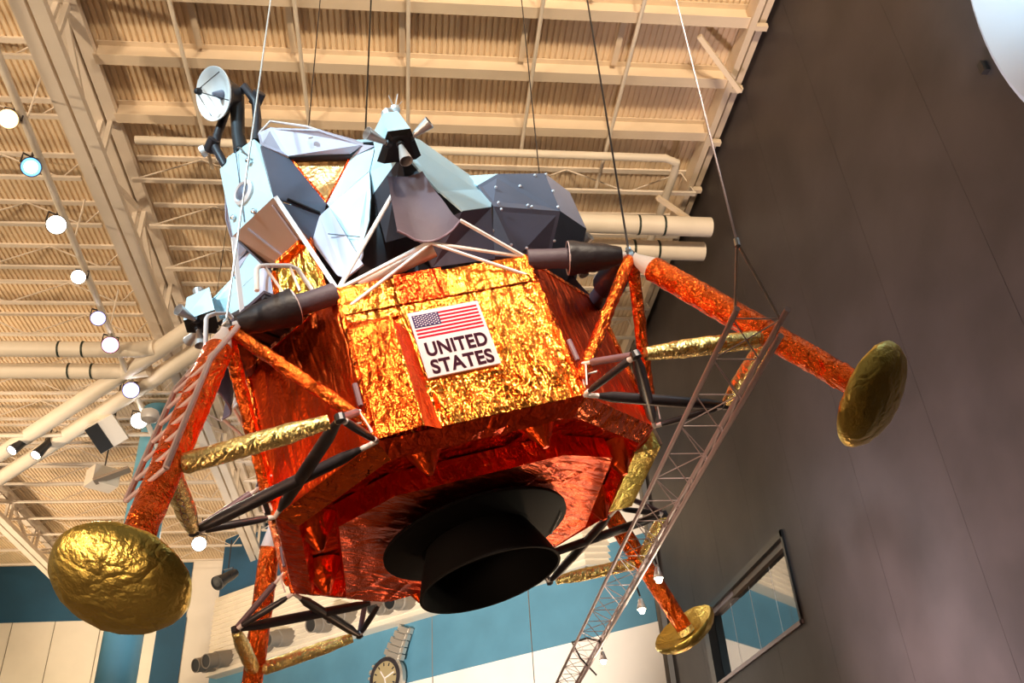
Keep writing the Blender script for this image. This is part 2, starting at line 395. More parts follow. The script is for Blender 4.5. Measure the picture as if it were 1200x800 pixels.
# ---- air nozzles on the siding
def nozzle(s, z, ln, lbl):
    p = ang(s, .66, z); ax = (-AN+V((-.12, -.12, -.30))).normalized()
    t = thing('air_nozzle', lbl, 'air vent', p, 'grey drum air nozzles on the lap siding')
    Mx = frame(ax)
    MB().lathe([(.0, -.1), (.40, -.1), (.40, ln*.55), (.34, ln*.57), (.34, ln), (.30, ln), (.30, ln-.3), (0, ln-.3)], 20, Mx).obj('barrel', 'vent_grey', t, 30)
    MB().lathe([(.0, ln-.05), (.298, ln-.05), (.298, ln-.26), (0, ln-.26)], 20, Mx).obj('mouth', 'black', t, 30)
base_s = lambda x, y: (V((8.6, 30.4, 0))-V((x, y, 0))).dot(AD)
for i, (x, y, z, lb) in enumerate(((-9.3, 46.5, 11.18, 'grey drum air nozzle at the left end of the lap siding'),
    (-8.5, 45.8, 11.2, 'grey drum air nozzle second from the left end of the lap siding'),
    (-6.35, 43.7, 11.3, 'grey drum air nozzle just right of the lower left orange leg, left of its pair'),
    (-5.3, 42.8, 11.32, 'grey drum air nozzle right of the lower left orange leg, right of its pair'),
    (-3.4, 41.0, 11.41, 'grey drum air nozzle under the crossing black struts, left of its pair'),
    (-2.4, 40.0, 11.48, 'grey drum air nozzle under the crossing black struts, right of its pair'),
    (-.7, 38.4, 11.38, 'grey drum air nozzle peeping under the foil base, left of its pair'),
    (.2, 37.6, 11.32, 'grey drum air nozzle beside the engine bell, rightmost on the siding'))):
    nozzle(base_s(x, y), z, 1.25 if i % 2 else 1.05, lb)

# ---- giant wrist watch on the blue wall
wt = thing('giant_watch', 'giant steel wrist watch display mounted on the blue wall band', 'watch display', ang(base_s(-.55, 39.0), .3, 8.45))
WX = -AD; WZ = V((0, 0, 1)); WN = -AN
rl = math.radians(24); wu = (WZ*math.cos(rl)+AD*math.sin(rl)); wr = wu.cross(WN)*-1
F = Matrix((wr, wu, WN)).transposed().to_4x4()
MB().lathe([(0, -.1), (.9, -.1), (.92, .12), (.86, .2), (.0, .2)], 36, F).obj('watch_case', 'watch_steel', wt, 30)
MB().lathe([(.84, .18), (.84, .25), (.68, .25), (.68, .18)], 36, F, True).obj('bezel', 'strut_black', wt, 30)
dl = MB().lathe([(0, .2), (.68, .2), (.68, .215), (0, .215)], 36, F).obj('dial', 'watch_dial', wt, 30)
for a, l_ in ((.5, .4), (2.4, .55), (4.0, .5)):
    MB().bar(F @ V((0, 0, .23)), F @ V((math.cos(a)*l_, math.sin(a)*l_, .23)), .05, .02, WN).obj('watch_hand', 'white_paint', dl)
for k in range(12):
    a = k*PI/6; MB().bar(F @ V((math.cos(a)*.5, math.sin(a)*.5, .225)), F @ V((math.cos(a)*.63, math.sin(a)*.63, .225)), .05, .02, WN).obj('hour_mark', 'strut_black', dl)
for sx, hh in ((0, .12), (.25, .07), (-.25, .07)): MB().tube(F @ V((.9, sx, .05)), F @ V((.9+.16, sx, .05)), hh, None, 12).obj('crown', 'watch_steel', wt, 30)
for sgn in (1, -1):
    for k in range(5):
        yy = sgn*(.92+k*.27); wd = .72-.05*k; zz = .1-.035*k*k*.35
        lk = MB().box(F @ V((0, yy, zz)), (wd, .25, .2), F.to_3x3()).obj('strap_link', 'watch_steel', wt)
        for sx in (-1, 1): MB().box(F @ V((sx*wd*.62, yy+.06, zz-.02)), (wd*.24, .23, .19), F.to_3x3()).obj('link_end', 'watch_steel', lk)

# ---- pale disc on the dark wall, small box beside it
Mx = frame((-1, 0, 0), (0, 0, 1), (XW-.06, 3.0, 10.2))
mo = MB().lathe([(0, -.06), (4.96, -.06), (4.98, 0), (4.9, .05), (0, .05)], 96, Mx).obj('round_mural', 'moon', None, 30)
tag(mo, 'huge pale blue white round disc mounted on the dark wall', 'wall disc')
tag(MB().box((XW-.05, 8.2, 10.25), (.1, .10, .2)).obj('wall_sensor', 'frame_black'), 'small grey box on the dark wall beside the pale disc', 'sensor')

# ---- roof services
def pipe(pts, r, lbl, bands=(), nm='roof_pipe', cat='pipe', m_='pipe_paint'):
    t = thing(nm, lbl, cat); MB().path(pts, r, 16).obj('pipe_run', m_, t, 40)
    for p, q in bands: MB().tube(p, q, r*1.03, None, 16).obj('band', 'band_black', t, 40)
    return t
ZP = 15.4
bnd = lambda x, y: ((x, y, ZP), (x+.06, y, ZP))
pipe([(8.15, 18.0, ZP), (-1.0, 17.8, ZP), (-1.6, 18.1, ZP), (-7.3, 23.9, ZP), (-16, 32.6, ZP)], .27, 'fat white banded pipe under the roof, upper of two ending by the dark wall', (bnd(6.1, 17.96), bnd(6.8, 17.97)))
pipe([(8.25, 19.05, ZP), (-.9, 18.9, ZP), (-1.5, 19.2, ZP), (-7.1, 24.9, ZP), (-18, 36, ZP)], .27, 'fat white banded pipe under the roof, lower of two ending by the dark wall', (bnd(6.2, 19.0), bnd(6.9, 19.02)))
pipe([(-26, 24.2, ZP), (-8.4, 24.35, ZP), (-7.8, 24.2, ZP)], .25, 'white horizontal pipe under the roof at left, upper of two', (bnd(-10.7, 24.33), bnd(-10.0, 24.33)))
pipe([(-26, 25.5, ZP), (-8.9, 25.65, ZP), (-8.3, 25.5, ZP)], .25, 'white horizontal pipe under the roof at left, lower of two', (bnd(-10.8, 25.63), bnd(-10.1, 25.63)))
pipe([(-6.9, 16.95, 17.0), (6.9, 17.05, 17.0), (7.25, 17.2, 17.0), (7.3, 17.6, 17.0), (7.3, 21.5, 17.0)], .11, 'thin white pipe under the roof with an elbow near the dark wall')
for x, y1, y0, lb in ((-5.3, 18.3, 9, 'thin white conduit under the roof nearest the radar dish'), (-2.58, 17.2, 9, 'thin white conduit crossing the deep beams above the triangular window'),
                  (-.05, 18, 9, 'thin white conduit above the thruster cluster'), (3.0, 17.4, 9, 'thin white conduit crossing the deep beams right of centre'), (5.33, 18.8, 9, 'thin white conduit nearest the dark wall')):
    pipe([(x, y0, 17.38), (x, y1, 17.38)], .05, lb, nm='conduit', cat='conduit')
MB_l = pipe([(-8.15, 9.5, 15.25), (-9.25, 31.5, 15.25)], .09, 'long white lighting pipe hung along the roof truss at left', nm='lighting_pipe', cat='light bar')
for y in (11, 14.8, 18.9, 23, 27.2, 31): MB().tube((-8.15-(y-9.5)*.05, y, 15.25), (-8.15-(y-9.5)*.05, y, 16.7), .025, None, 6).obj('hanger', 'truss_paint', MB_l)
pipe([(-30, 29.9, 15.3), (-9, 29.9, 15.3)], .08, 'white cross pipe carrying the two black spotlights', nm='lighting_pipe', cat='light bar')

# ---- spotlights
def spot(p, aim, r, ln, lens, lbl, up=.55, body='dark_steel', gp='stage spotlights on the lighting pipe', pw=0):
    r *= .8
    t = thing('spotlight', lbl, 'spotlight', p, gp); d_ = (V(aim)-V(p)).normalized(); Mx = frame(d_)
    can = MB().lathe([(0, -ln), (r*.55, -ln), (r*.72, -ln*.75), (r*.72, -ln*.4), (r, -.02), (r, .02), (r*.93, .02), (r*.9, -.05), (0, -.05)], 20, Mx).obj('can', body, t, 30)
    MB().lathe([(0, -.02), (r*.9, -.02), (r*.9, -.045), (0, -.045)], 20, Mx).obj('lens', lens, can)
    MB().lathe([(0, -.015), (r*(.62 if 'blue' in lens or 'pink' in lens or 'violet' in lens else .8), -.015), (r*.5, .012), (0, .02)], 20, Mx).obj('hot_glass', 'lens_white' if lens != 'black' else 'black', can)  # white disc paints the burnt-out core, coloured lens around it the halo
    b = -d_*ln*.55; sd = d_.cross(V((0, 0, 1))).normalized()
    MB().path([b+sd*r*.85, b+sd*r*.85+V((0, 0, r*1.2)), b-sd*r*.85+V((0, 0, r*1.2)), b-sd*r*.85], .025, 6).obj('yoke', 'strut_black', t)
    MB().tube(b+V((0, 0, r*1.2)), b+V((0, 0, up)), .03, None, 6).obj('clamp', 'strut_black', t)
    if pw:
        l = bpy.data.lights.new('spot_beam', 'SPOT'); l.energy = pw; l.spot_size = math.radians(40); l.shadow_soft_size = r*.8; l.color = (1, .9, .75)
        q = bpy.data.objects.new('spot_beam', l); COL.objects.link(q); q.parent = can; q.location = d_*.05; q.rotation_euler = d_.to_track_quat('-Z', 'Y').to_euler()
    return t
AIM = (0, 6, 3)
spot((-8.45, 14.2, 14.75), (-6.5, 8, 8), .27, .7, 'lens_warm', 'amber spotlight in a brown can at the upper left corner', .5, 'box_brown')
spot((-8.50, 15.7, 14.8), AIM, .28, .5, 'lens_blue', 'round blue glowing spotlight on the lighting pipe', .45)
spot((-8.58, 17.7, 14.8), AIM, .30, .5, 'lens_white', 'white glowing spotlight below the blue one', .45, pw=600)
spot((-8.66, 19.75, 14.75), (-6, 8, 6), .24, .7, 'lens_white', 'white spotlight in a visible brown can midway along the lighting pipe', .5, 'box_brown', pw=500)
spot((-8.78, 21.9, 14.9), AIM, .27, .5, 'lens_violet', 'pale violet glowing spotlight just above the pink one', .35, pw=400)
spot((-8.82, 23.3, 14.9), AIM, .32, .5, 'lens_pink', 'pink glowing spotlight on the lighting pipe', .35, pw=400)
spot((-8.9, 26.0, 14.9), AIM, .34, .5, 'lens_violet', 'violet blue glowing spotlight beside the speaker box', .35, pw=400)
spot((-9.15, 28.1, 14.9), AIM, .36, .5, 'lens_white', 'white glowing spotlight at the far end of the lighting pipe', .35, pw=600)
spot((-13.9, 30.0, 14.75), (-19, 22, 2), .25, 1.3, 'lens_warm', 'black spotlight on the cross pipe, left of two, lens lit', .55, gp='black spotlights on the cross pipe')
spot((-13.1, 30.1, 14.6), (-17, 22, 0), .25, 1.4, 'lens_warm', 'black spotlight on the cross pipe, right of two', .65, gp='black spotlights on the cross pipe')
spot((-9.4, 40.0, 14.9), (-4, 15, 2), .42, .6, 'lens_white', 'bright white spotlight above the gold footpad near the far wall', 1.2, gp='far wall spotlights', pw=900)
spot((-8.6, 41.0, 13.4), (-12, 36, 9), .42, 1.3, 'black', 'black unlit flood lamp hanging on a pole before the lap siding', 1.8, gp='far wall spotlights')

# ---- speaker box, duct box
t = thing('speaker_box', 'square hanging box, half black half white face, beside the ladder', 'speaker', (-10.3, 28.6, 14.7))
Rb = frame((.25, -.75, -.6), (.75, .05, .65)).to_3x3()
MB().box((0, 0, 0), (1.0, 1.0, .4), Rb).obj('cabinet', 'box_white', t)
MB().box(Rb @ V((-.27, 0, .21)), (.46, .98, .03), Rb).obj('front_grille', 'black', t)
MB().tube((.1, .1, .3), (.1, .1, 2.0), .03, None, 6).obj('hanger', 'cable_dark', t)
t = thing('canopy_box', 'tan boxy duct under the roof left of the blue column', 'duct', (-11.4, 33.0, 15.0))
MB().box((-.3, 0, 0), (1.0, .8, .7), Matrix.Rotation(.7, 3, 'Z')).obj('casing', 'truss_paint', t); MB().tube((-.3, 0, .3), (-.3, 0, 3.0), .03, None, 6).obj('hanger', 'cable_dark', t)
MB().box((.2, -.5, -.1), (1.3, .4, .10), Matrix.Rotation(-.4, 3, 'Y')).obj('flap', 'box_brown', t)

# ---- satellite model behind the ladder leg
sp = V((-4.6, 17.5, 9.6))
t = thing('satellite_model', 'small satellite model with thin rods hanging behind the ladder leg', 'satellite model', sp)
MB().path([(0, 0, 0), (.1, .05, .95)], [.07, .13], 12).obj('mast', 'white_paint', t, 40)
MB().slab([(-.12, 0, -.05), (-.30, .05, .95), (-.05, .05, .9)], .03).obj('fin', 'skin_lavender', t)
MB().slab([(-.13, 0, 0), (-.42, .0, -.48), (-.3, .02, .2)], .03).obj('solar_panel', 'black', t)
MB().lathe([(0, -.3), (.14, -.22), (.1, 0), (0, 0)], 14).obj('hub', 'dish_white', t, 30)
MB().lathe([(0, -.2), (.17, -.1), (.2, 0), (.17, .1), (0, .2)], 14, Matrix.Translation((-.9, 0, -.2))).obj('ball', 'dish_white', t, 40)
for e in ((.35, 0, .75), (.5, 0, .35), (.62, 0, -.36), (.42, 0, -.45), (-.25, 0, .2), (.5, -.6, .1)): MB().tube((0, 0, 0), e, .016, None, 6).obj('rod', 'ladder_mauve', t)
MB().tube((.1, .05, .9), (.1, .05, 8.4), .008, None, 5).obj('hanger', 'cable_dark', t)

# ---- lighting truss in front of the LM
TZ = 3.4
lt = thing('lighting_truss', 'long triangular lattice lighting truss hung level in front of the dark wall', 'lighting truss')
tl = lambda y: V((2.24+.034*(y-4.8), y, TZ)); tr = lambda y: V((2.60+.034*(y-4.8), y, TZ)); tb = lambda y: V((2.50+.034*(y-4.8), y, TZ-.22))
Y0, Y1 = 4.82, 25.0
for fn, r in ((tl, .021), (tr, .021), (tb, .021)):
    m = MB(); m.tube(fn(Y0), fn(Y1), r, None, 10); m.obj('chord', 'ladder_mauve', lt, 40)
y = Y0+.12; k = 0; st = .54
while y < Y1-st:
    for p, q in ((tl(y), tr(y)), (tl(y) if k % 2 else tr(y), tr(y+st) if k % 2 else tl(y+st)), (tr(y), tb(y+st/2)), (tb(y+st/2), tr(y+st)), (tl(y), tb(y+st/2))):
        MB().tube(p, q, .0055, None, 5).obj('lacing_bar', 'ladder_mauve', lt)
    y += st; k += 1
br = V((2.20, 4.5, 3.72))
sl = thing('truss_sling', 'steel cable sling holding up the near end of the lattice truss', 'cable')
MB().path([br, br+V((0, 0, 14.2))], .008, 6).obj('cable', 'ladder_mauve', sl)
MB().tube(br, tl(Y0+.06), .010, None, 6).obj('sling_leg', 'cable_steel', sl); MB().tube(br, tr(Y0+.14), .010, None, 6).obj('sling_leg', 'cable_steel', sl)
MB().lathe([(0, -.05), (.02, -.03), (.02, .03), (0, .05)], 8, Matrix.Translation(br)).obj('shackle', 'steel', sl)
sl2 = thing('truss_sling', 'steel cable holding the far end of the lattice truss', 'cable')
MB().path([tl(22)+V((.18, 0, 0)), tl(22)+V((.18, 0, 14.1))], .012, 6).obj('cable', 'cable_steel', sl2)
MB().tube(tl(22), tr(22), .018, None, 6).obj('spreader', 'cable_steel', sl2)
pc = MB(); pts = [tr(7+i*.5)+V((.035+.012*math.sin(i*1.7), 0, -.03+.01*math.sin(i*2.3))) for i in range(14)]
pts += [tr(13.8)+V((-.15, 0, .1)), tr(14.1)+V((-.35, 0, .12)), tr(14.4)+V((-.2, 0, -.05)), tr(14.5)+V((.05, 0, -.3))]
tag(pc.path(pts, .016, 6).obj('power_cable', 'cable_dark', None, 60), 'black power cable tied along the lattice truss ending in a loop', 'cable')
def bulb(p, lbl, pw=14):
    t = thing('work_lamp', lbl, 'lamp', p, 'small bright lamps under the lattice truss')
    MB().lathe([(0, .12), (.025, .12), (.038, .07), (.06, .0), (.056, -.01), (.03, .02), (0, .035)], 16).obj('reflector', 'white_metal', t, 40)
    MB().lathe([(0, .03), (.03, .015), (.04, -.02), (.03, -.055), (0, -.07)], 14).obj('bulb', 'bulb', t, 60)
    MB().tube((0, 0, .15), (-.03, 0, .30), .012, None, 6).obj('stem', 'strut_black', t)
    l = bpy.data.lights.new('bulb_light', 'POINT'); l.energy = pw; l.color = (1, .85, .6); l.shadow_soft_size = .06
    q = bpy.data.objects.new('bulb_light', l); COL.objects.link(q); q.parent = t; q.location = (0, 0, -.18)
bulb((2.84, 9.75, 3.12), 'small lamp with white cap on the lattice truss, topmost of three')
bulb((2.86, 10.75, 3.06), 'small lit lamp on the lattice truss, middle of three')
bulb((2.90, 13.5, 3.1), 'small lit lamp on the lattice truss, lowest of three, below the cable loop')

# ================================================================== LUNAR MODULE
LM = thing('lunar_module', 'orange foil wrapped lunar lander with four legs hanging from cables', 'spacecraft')
L2W = Matrix(((-0.675501, 0.693667, -0.250048), (-0.724779, -0.687007, 0.052127), (-0.135626, 0.216441, 0.966829)))
LM.matrix_world = Matrix.Translation((0.647205, 8.9672, 3.632738)) @ L2W.to_4x4()
toW = lambda p: LM.matrix_world @ V(p)
a_, R_, H_ = .686, 2.06, 1.74
# ---- descent stage core
oct_ = lambda k=1.0, z=0: [V((x*k, y*k, z)) for x, y in ((R_, -a_), (R_, a_), (a_, R_), (-a_, R_), (-R_, a_), (-R_, -a_), (-a_, -R_), (a_, -R_))]
core = MB(); lo, hi = oct_(.985, .10), oct_(.985, H_-.02)
core.add(lo+hi, [tuple(reversed(range(8))), tuple(range(8, 16))]+[(i, (i+1) % 8, (i+1) % 8+8, i+8) for i in range(8)])
desc = core.obj('descent_stage', 'foil_red', LM)
lab(desc, 'orange foil eight sided descent stage')
P8 = oct_(1.0, 0)
for i in range(8):
    A, B = P8[i], P8[(i+1) % 8]
    diag = i % 2 == 1
    up = V((0, 0, H_))
    if i == 1:
        # the panel with the placard: bands at the top, raised box at its left, big crinkled sheet
        U_ = (B-A).normalized(); N_ = V((1, 1, 0)).normalized(); L_ = (B-A).length
        fp = lambda s, z, off=0: (A+B)/2+U_*s+V((0, 0, z))+N_*off
        MB().crumple(fp(-L_/2, 0, .01), fp(L_/2, 0, .01), fp(L_/2, 1.42, .01), fp(-L_/2, 1.42, .01), 64, 46, .024, 1.6, (1.5, .7), 3, True, .25, ((1.60, .02, 5, 1.3, .75), (.95, .42, 4.5, 1.0, .5), (1.9, .9, 4, .7, .6)), (.52, 1.34, .44, 1.32)).obj('foil_sheet', 'foil_flag', desc)
        for s0, s1, tilt, sd, mt in ((-L_/2, -.41, .02, 5, 'foil_flag'), (-.41, .07, -.12, 6, 'foil_red'), (.07, L_/2, .03, 7, 'foil_flag')):  # red middle strip paints the reflection of the dark ascent stage
            MB().crumple(fp(s0, 1.40, .03), fp(s1, 1.40, .03), fp(s1, H_, .03+tilt*-.3), fp(s0, H_, .03+tilt*-.3), 14, 10, .014, 4, (1, 1), sd).obj('foil_strip', mt, desc)
        bx = MB(); b0, b1, z0, z1, of = -.965, -.57, -.03, 1.17, .15
        bx.crumple(fp(b0, z0, of*.6), fp(b1, z0, of), fp(b1, z1, of), fp(b0, z1, of*.6), 16, 34, .010, 6, (1, 1), 11)
        MB().crumple(fp(b1, z0, of), fp(b1+.17, z0, .02), fp(b1+.15, z1-.1, .02), fp(b1, z1, of), 5, 20, .004, 4, (1, .5), 12).obj('box_side', 'foil_leg_face', desc)  # redder foil paints the darker surroundings this side reflects
        MB().ftube(fp(b1-.004, z0, of+.002), fp(b1-.004, z1, of+.002), .013, 8, .05, .004, 3).obj('box_edge', 'foil_flag', desc)  # foil bead added along the edge to catch highlights
        bx.crumple(fp(b0, z1, of*.6), fp(b1, z1, of), fp(b1+.13, z1+.12, .01), fp(b0, z1+.14, .01), 14, 5, .010, 6, (1, 1), 13)
        bx.crumple(fp(b0, z0, of*.6), fp(b0, z1, of*.6), fp(b0, z1+.14, 0), fp(b0, z0, 0), 24, 4, .005, 6, (1, 1), 14)
        lab(bx.obj('stowage_box', 'foil_orange', desc), 'raised orange foil covered box left of the placard')
    else:
        MB().crumple(A+V((0, 0, .0)), B, B+up, A+up, 26 if diag else 14, 22 if diag else 10, .024 if diag else .010, 2.0, (1.2, .6), 20+i).obj('foil_sheet', 'foil_leg_face' if i % 2 == 0 else 'foil_orange', desc)
# deck and rim
dk = MB(); hi2 = oct_(1.005, H_); dk.add(hi2+oct_(1.005, H_-.05), [tuple(range(8)), tuple(reversed(range(8, 16)))]+[(i, i+8, (i+1) % 8+8, (i+1) % 8) for i in range(8)])
dk.obj('top_deck', 'foil_orange', desc)
for i in range(8):   # corner seam tubes, foil wrapped
    MB().ftube(P8[i]+V((0, 0, 0)), P8[i]+V((0, 0, H_)), .03, 8, .06, .012, i).obj('corner_seam', 'foil_orange', desc)
# underside: lip, recess, conical tank ends, base plate
LIP = oct_(.90, -.10); REC = oct_(.86, .06)
for i in range(8):
    j = (i+1) % 8
    MB().crumple(P8[i], LIP[i], LIP[j], P8[j], 4, 18, .012, 4, (1, 1), 40+i).obj('lower_lip', 'foil_red' if i % 2 else 'foil_orange', desc)
    MB().crumple(LIP[i], REC[i], REC[j], LIP[j], 3, 16, .010, 4, (1, 1), 50+i).obj('lip_return', 'foil_red', desc)
PL = [V((x, y, -.17)) for x, y in ((1.55, -.42), (1.42, .22), (.22, 1.42), (-.42, 1.60), (-1.62, .42), (-1.66, -.40), (-.40, -1.76), (.21, -1.76))]
cen = V((0, 0, -.17))
ub = MB(); ub.crumple(oct_(.9, .07)[5], oct_(.9, .07)[0]+V((0, 0, 0)), oct_(.9, .07)[1], oct_(.9, .07)[4], 30, 14, .04, 2, (1, 1), 61)
ub.crumple(oct_(.9, .06)[6], oct_(.9, .06)[7], oct_(.9, .06)[2], oct_(.9, .06)[3], 14, 30, .04, 2, (1, 1), 62)
for q in ((0, 7, 1), ): pass
ub.slab([p+V((0, 0, .0)) for p in oct_(.88, .085)], .02, (0, 0, 1))
stuff(ub.obj('underside_foil', 'foil_red', desc))
for i in range(8):
    j = (i+1) % 8; Pc = cen
    MB().crumple(PL[i]*.32+V((0, 0, -.17*.68)), PL[i], PL[j], PL[j]*.32+V((0, 0, -.17*.68)), 16, 16, .016, 3, (1, .4) if i % 2 else (.5, 1.2), 70+i).obj('base_plate_foil', 'foil_base', desc)
    MB().crumple(PL[i], PL[i]+V((0, 0, .24)), PL[j]+V((0, 0, .24)), PL[j], 4, 14, .014, 4, (1, 1), 80+i).obj('base_plate_edge', 'foil_red', desc)
def cone(cx, cy, r, z0, z1, ax=0):
    m = MB(); Mx = Matrix.Translation((cx, cy, 0)) @ Matrix.Rotation(ax, 4, 'Z')
    m.lathe([(r, z0), (r*.82, z0-.05), (r*.12, z1), (0, z1)], 10, Mx)
    m.obj('tank_end_cone', 'foil_leg_face', desc, 40)
for qx, qy in ((1, 1), (1, -1), (-1, 1), (-1, -1)):
    for s in (-.46, .46):
        c0 = V((qx, qy, 0))*1.13+V((-qx, qy, 0))*s*.85
        cone(c0.x, c0.y, .24, .07, -.26, .4*s)
# brown equipment bay on the far right corner
eb = MB().slab([V((-.95, 1.93, .25)), V((-1.95, .93, .25)), V((-1.95, .93, -.12)), V((-.95, 1.93, -.12))], .3, (0, 0, 0)).obj('equipment_bay', 'foil_pad', desc)
for k in range(4):
    p = V((-.95, 1.93, 0)).lerp(V((-1.95, .93, 0)), (k+.5)/4)+V((-.02, .02, .06))
    MB().box(p, (.3, .05, .26), Matrix.Rotation(PI/4, 3, 'Z')).obj('bay_panel', 'box_brown', eb)
# ---- engine
en = MB().lathe([(1.0, -.27), (1.0, -.30), (.98, -.31), (.55, -.33), (.52, -.30), (.9, -.26)], 48, None, True).obj('engine_shield', 'bell_black', desc, 30)
MB().tube((-.55, .75, -.325), (-.9, .35, -.325), .006, None, 5).obj('shield_wire', 'white_metal', desc)
MB().lathe([(.45, .05), (.60, -.27), (.60, -.33), (.45, -.33)], 40, None, True).obj('engine_mount', 'bell_black', desc, 30)
bell = MB().lathe([(.54, -.28), (.575, -.36), (.63, -.48), (.69, -.62), (.745, -.78), (.752, -.785), (.752, -.80), (.725, -.80), (.67, -.62), (.60, -.48), (.54, -.36), (.3, -.28)], 64, None, True).obj('engine_bell', 'bell_black', LM, 30)
MB().lathe([(0, -.30), (.52, -.30), (.52, -.32), (0, -.32)], 40).obj('throat_plate', 'bell_inner', bell)

# ---- placard with flag and lettering
U_ = V((-1, 1, 0)).normalized(); N_ = V((1, 1, 0)).normalized(); FC = V((R_+a_, R_+a_, 0))/2
fp = lambda s, z, off=0: FC+U_*s+V((0, 0, z))+N_*off
def plate(s0, s1, z0, z1, off, th=.004): return MB().slab([fp(s0, z0, off), fp(s1, z0, off), fp(s1, z1, off), fp(s0, z1, off)], th, (0, 0, .8))
D0 = .046
pk = plate(-.385, .315, .50, 1.262, D0, .02).obj('flag_placard', 'decal_white', LM)
lab(pk, 'white placard with the United States flag and lettering')
f0, f1, fz0, fz1 = -.358, .288, .945, 1.218; sh = (fz1-fz0)/13
for k in range(7): plate(f0, f1, fz0+2*k*sh, fz0+(2*k+1)*sh, D0+.003).obj('red_stripe', 'decal_red', pk)
cs1 = f0+(f1-f0)*.40; cz0 = fz0+6*sh
plate(f0, cs1, cz0, fz1, D0+.005).obj('canton', 'decal_blue', pk)
st = MB()
for r in range(9):
    nC = 6 if r % 2 == 0 else 5
    for c_ in range(nC):
        s = f0+(cs1-f0)*((c_*2+(1 if r % 2 == 0 else 2))/12); z = cz0+(fz1-cz0)*((r+1)/10); q = []
        for k in range(10):
            rr = .0105 if k % 2 == 0 else .0045; an = PI/2+k*PI/5; q.append(fp(s+rr*math.cos(an), z+rr*math.sin(an), D0+.0065))
        st.add(q+[fp(s, z, D0+.0065)], [(10, k, (k+1) % 10) for k in range(10)])
stuff(st.obj('star_field', 'decal_white', pk))
FM = Matrix((U_, V((0, 0, 1)), N_)).transposed().to_4x4()
def words(txt, s0, s1, z0, z1):
    cu = bpy.data.curves.new('lettering', 'FONT'); cu.body = txt; cu.size = .2; cu.extrude = .002; cu.offset = .006; cu.space_character = 1.05
    tmp = bpy.data.objects.new('tmp', cu); COL.objects.link(tmp)
    dg = bpy.context.evaluated_depsgraph_get(); me = bpy.data.meshes.new_from_object(tmp.evaluated_get(dg)); bpy.data.objects.remove(tmp)
    xs = [v.co.x for v in me.vertices]; ys = [v.co.y for v in me.vertices]
    for v in me.vertices:
        s = s0+(v.co.x-min(xs))/(max(xs)-min(xs))*(s1-s0); z = z0+(v.co.y-min(ys))/(max(ys)-min(ys))*(z1-z0)
        v.co = fp(s, z, D0+.004+v.co.z)
    me.materials.clear(); me.materials.append(MATS['decal_ink'])
    o = bpy.data.objects.new('lettering', me); COL.objects.link(o); o.parent = pk
words('UNITED', -.325, .27, .725, .885)
words('STATES', -.325, .27, .525, .685)

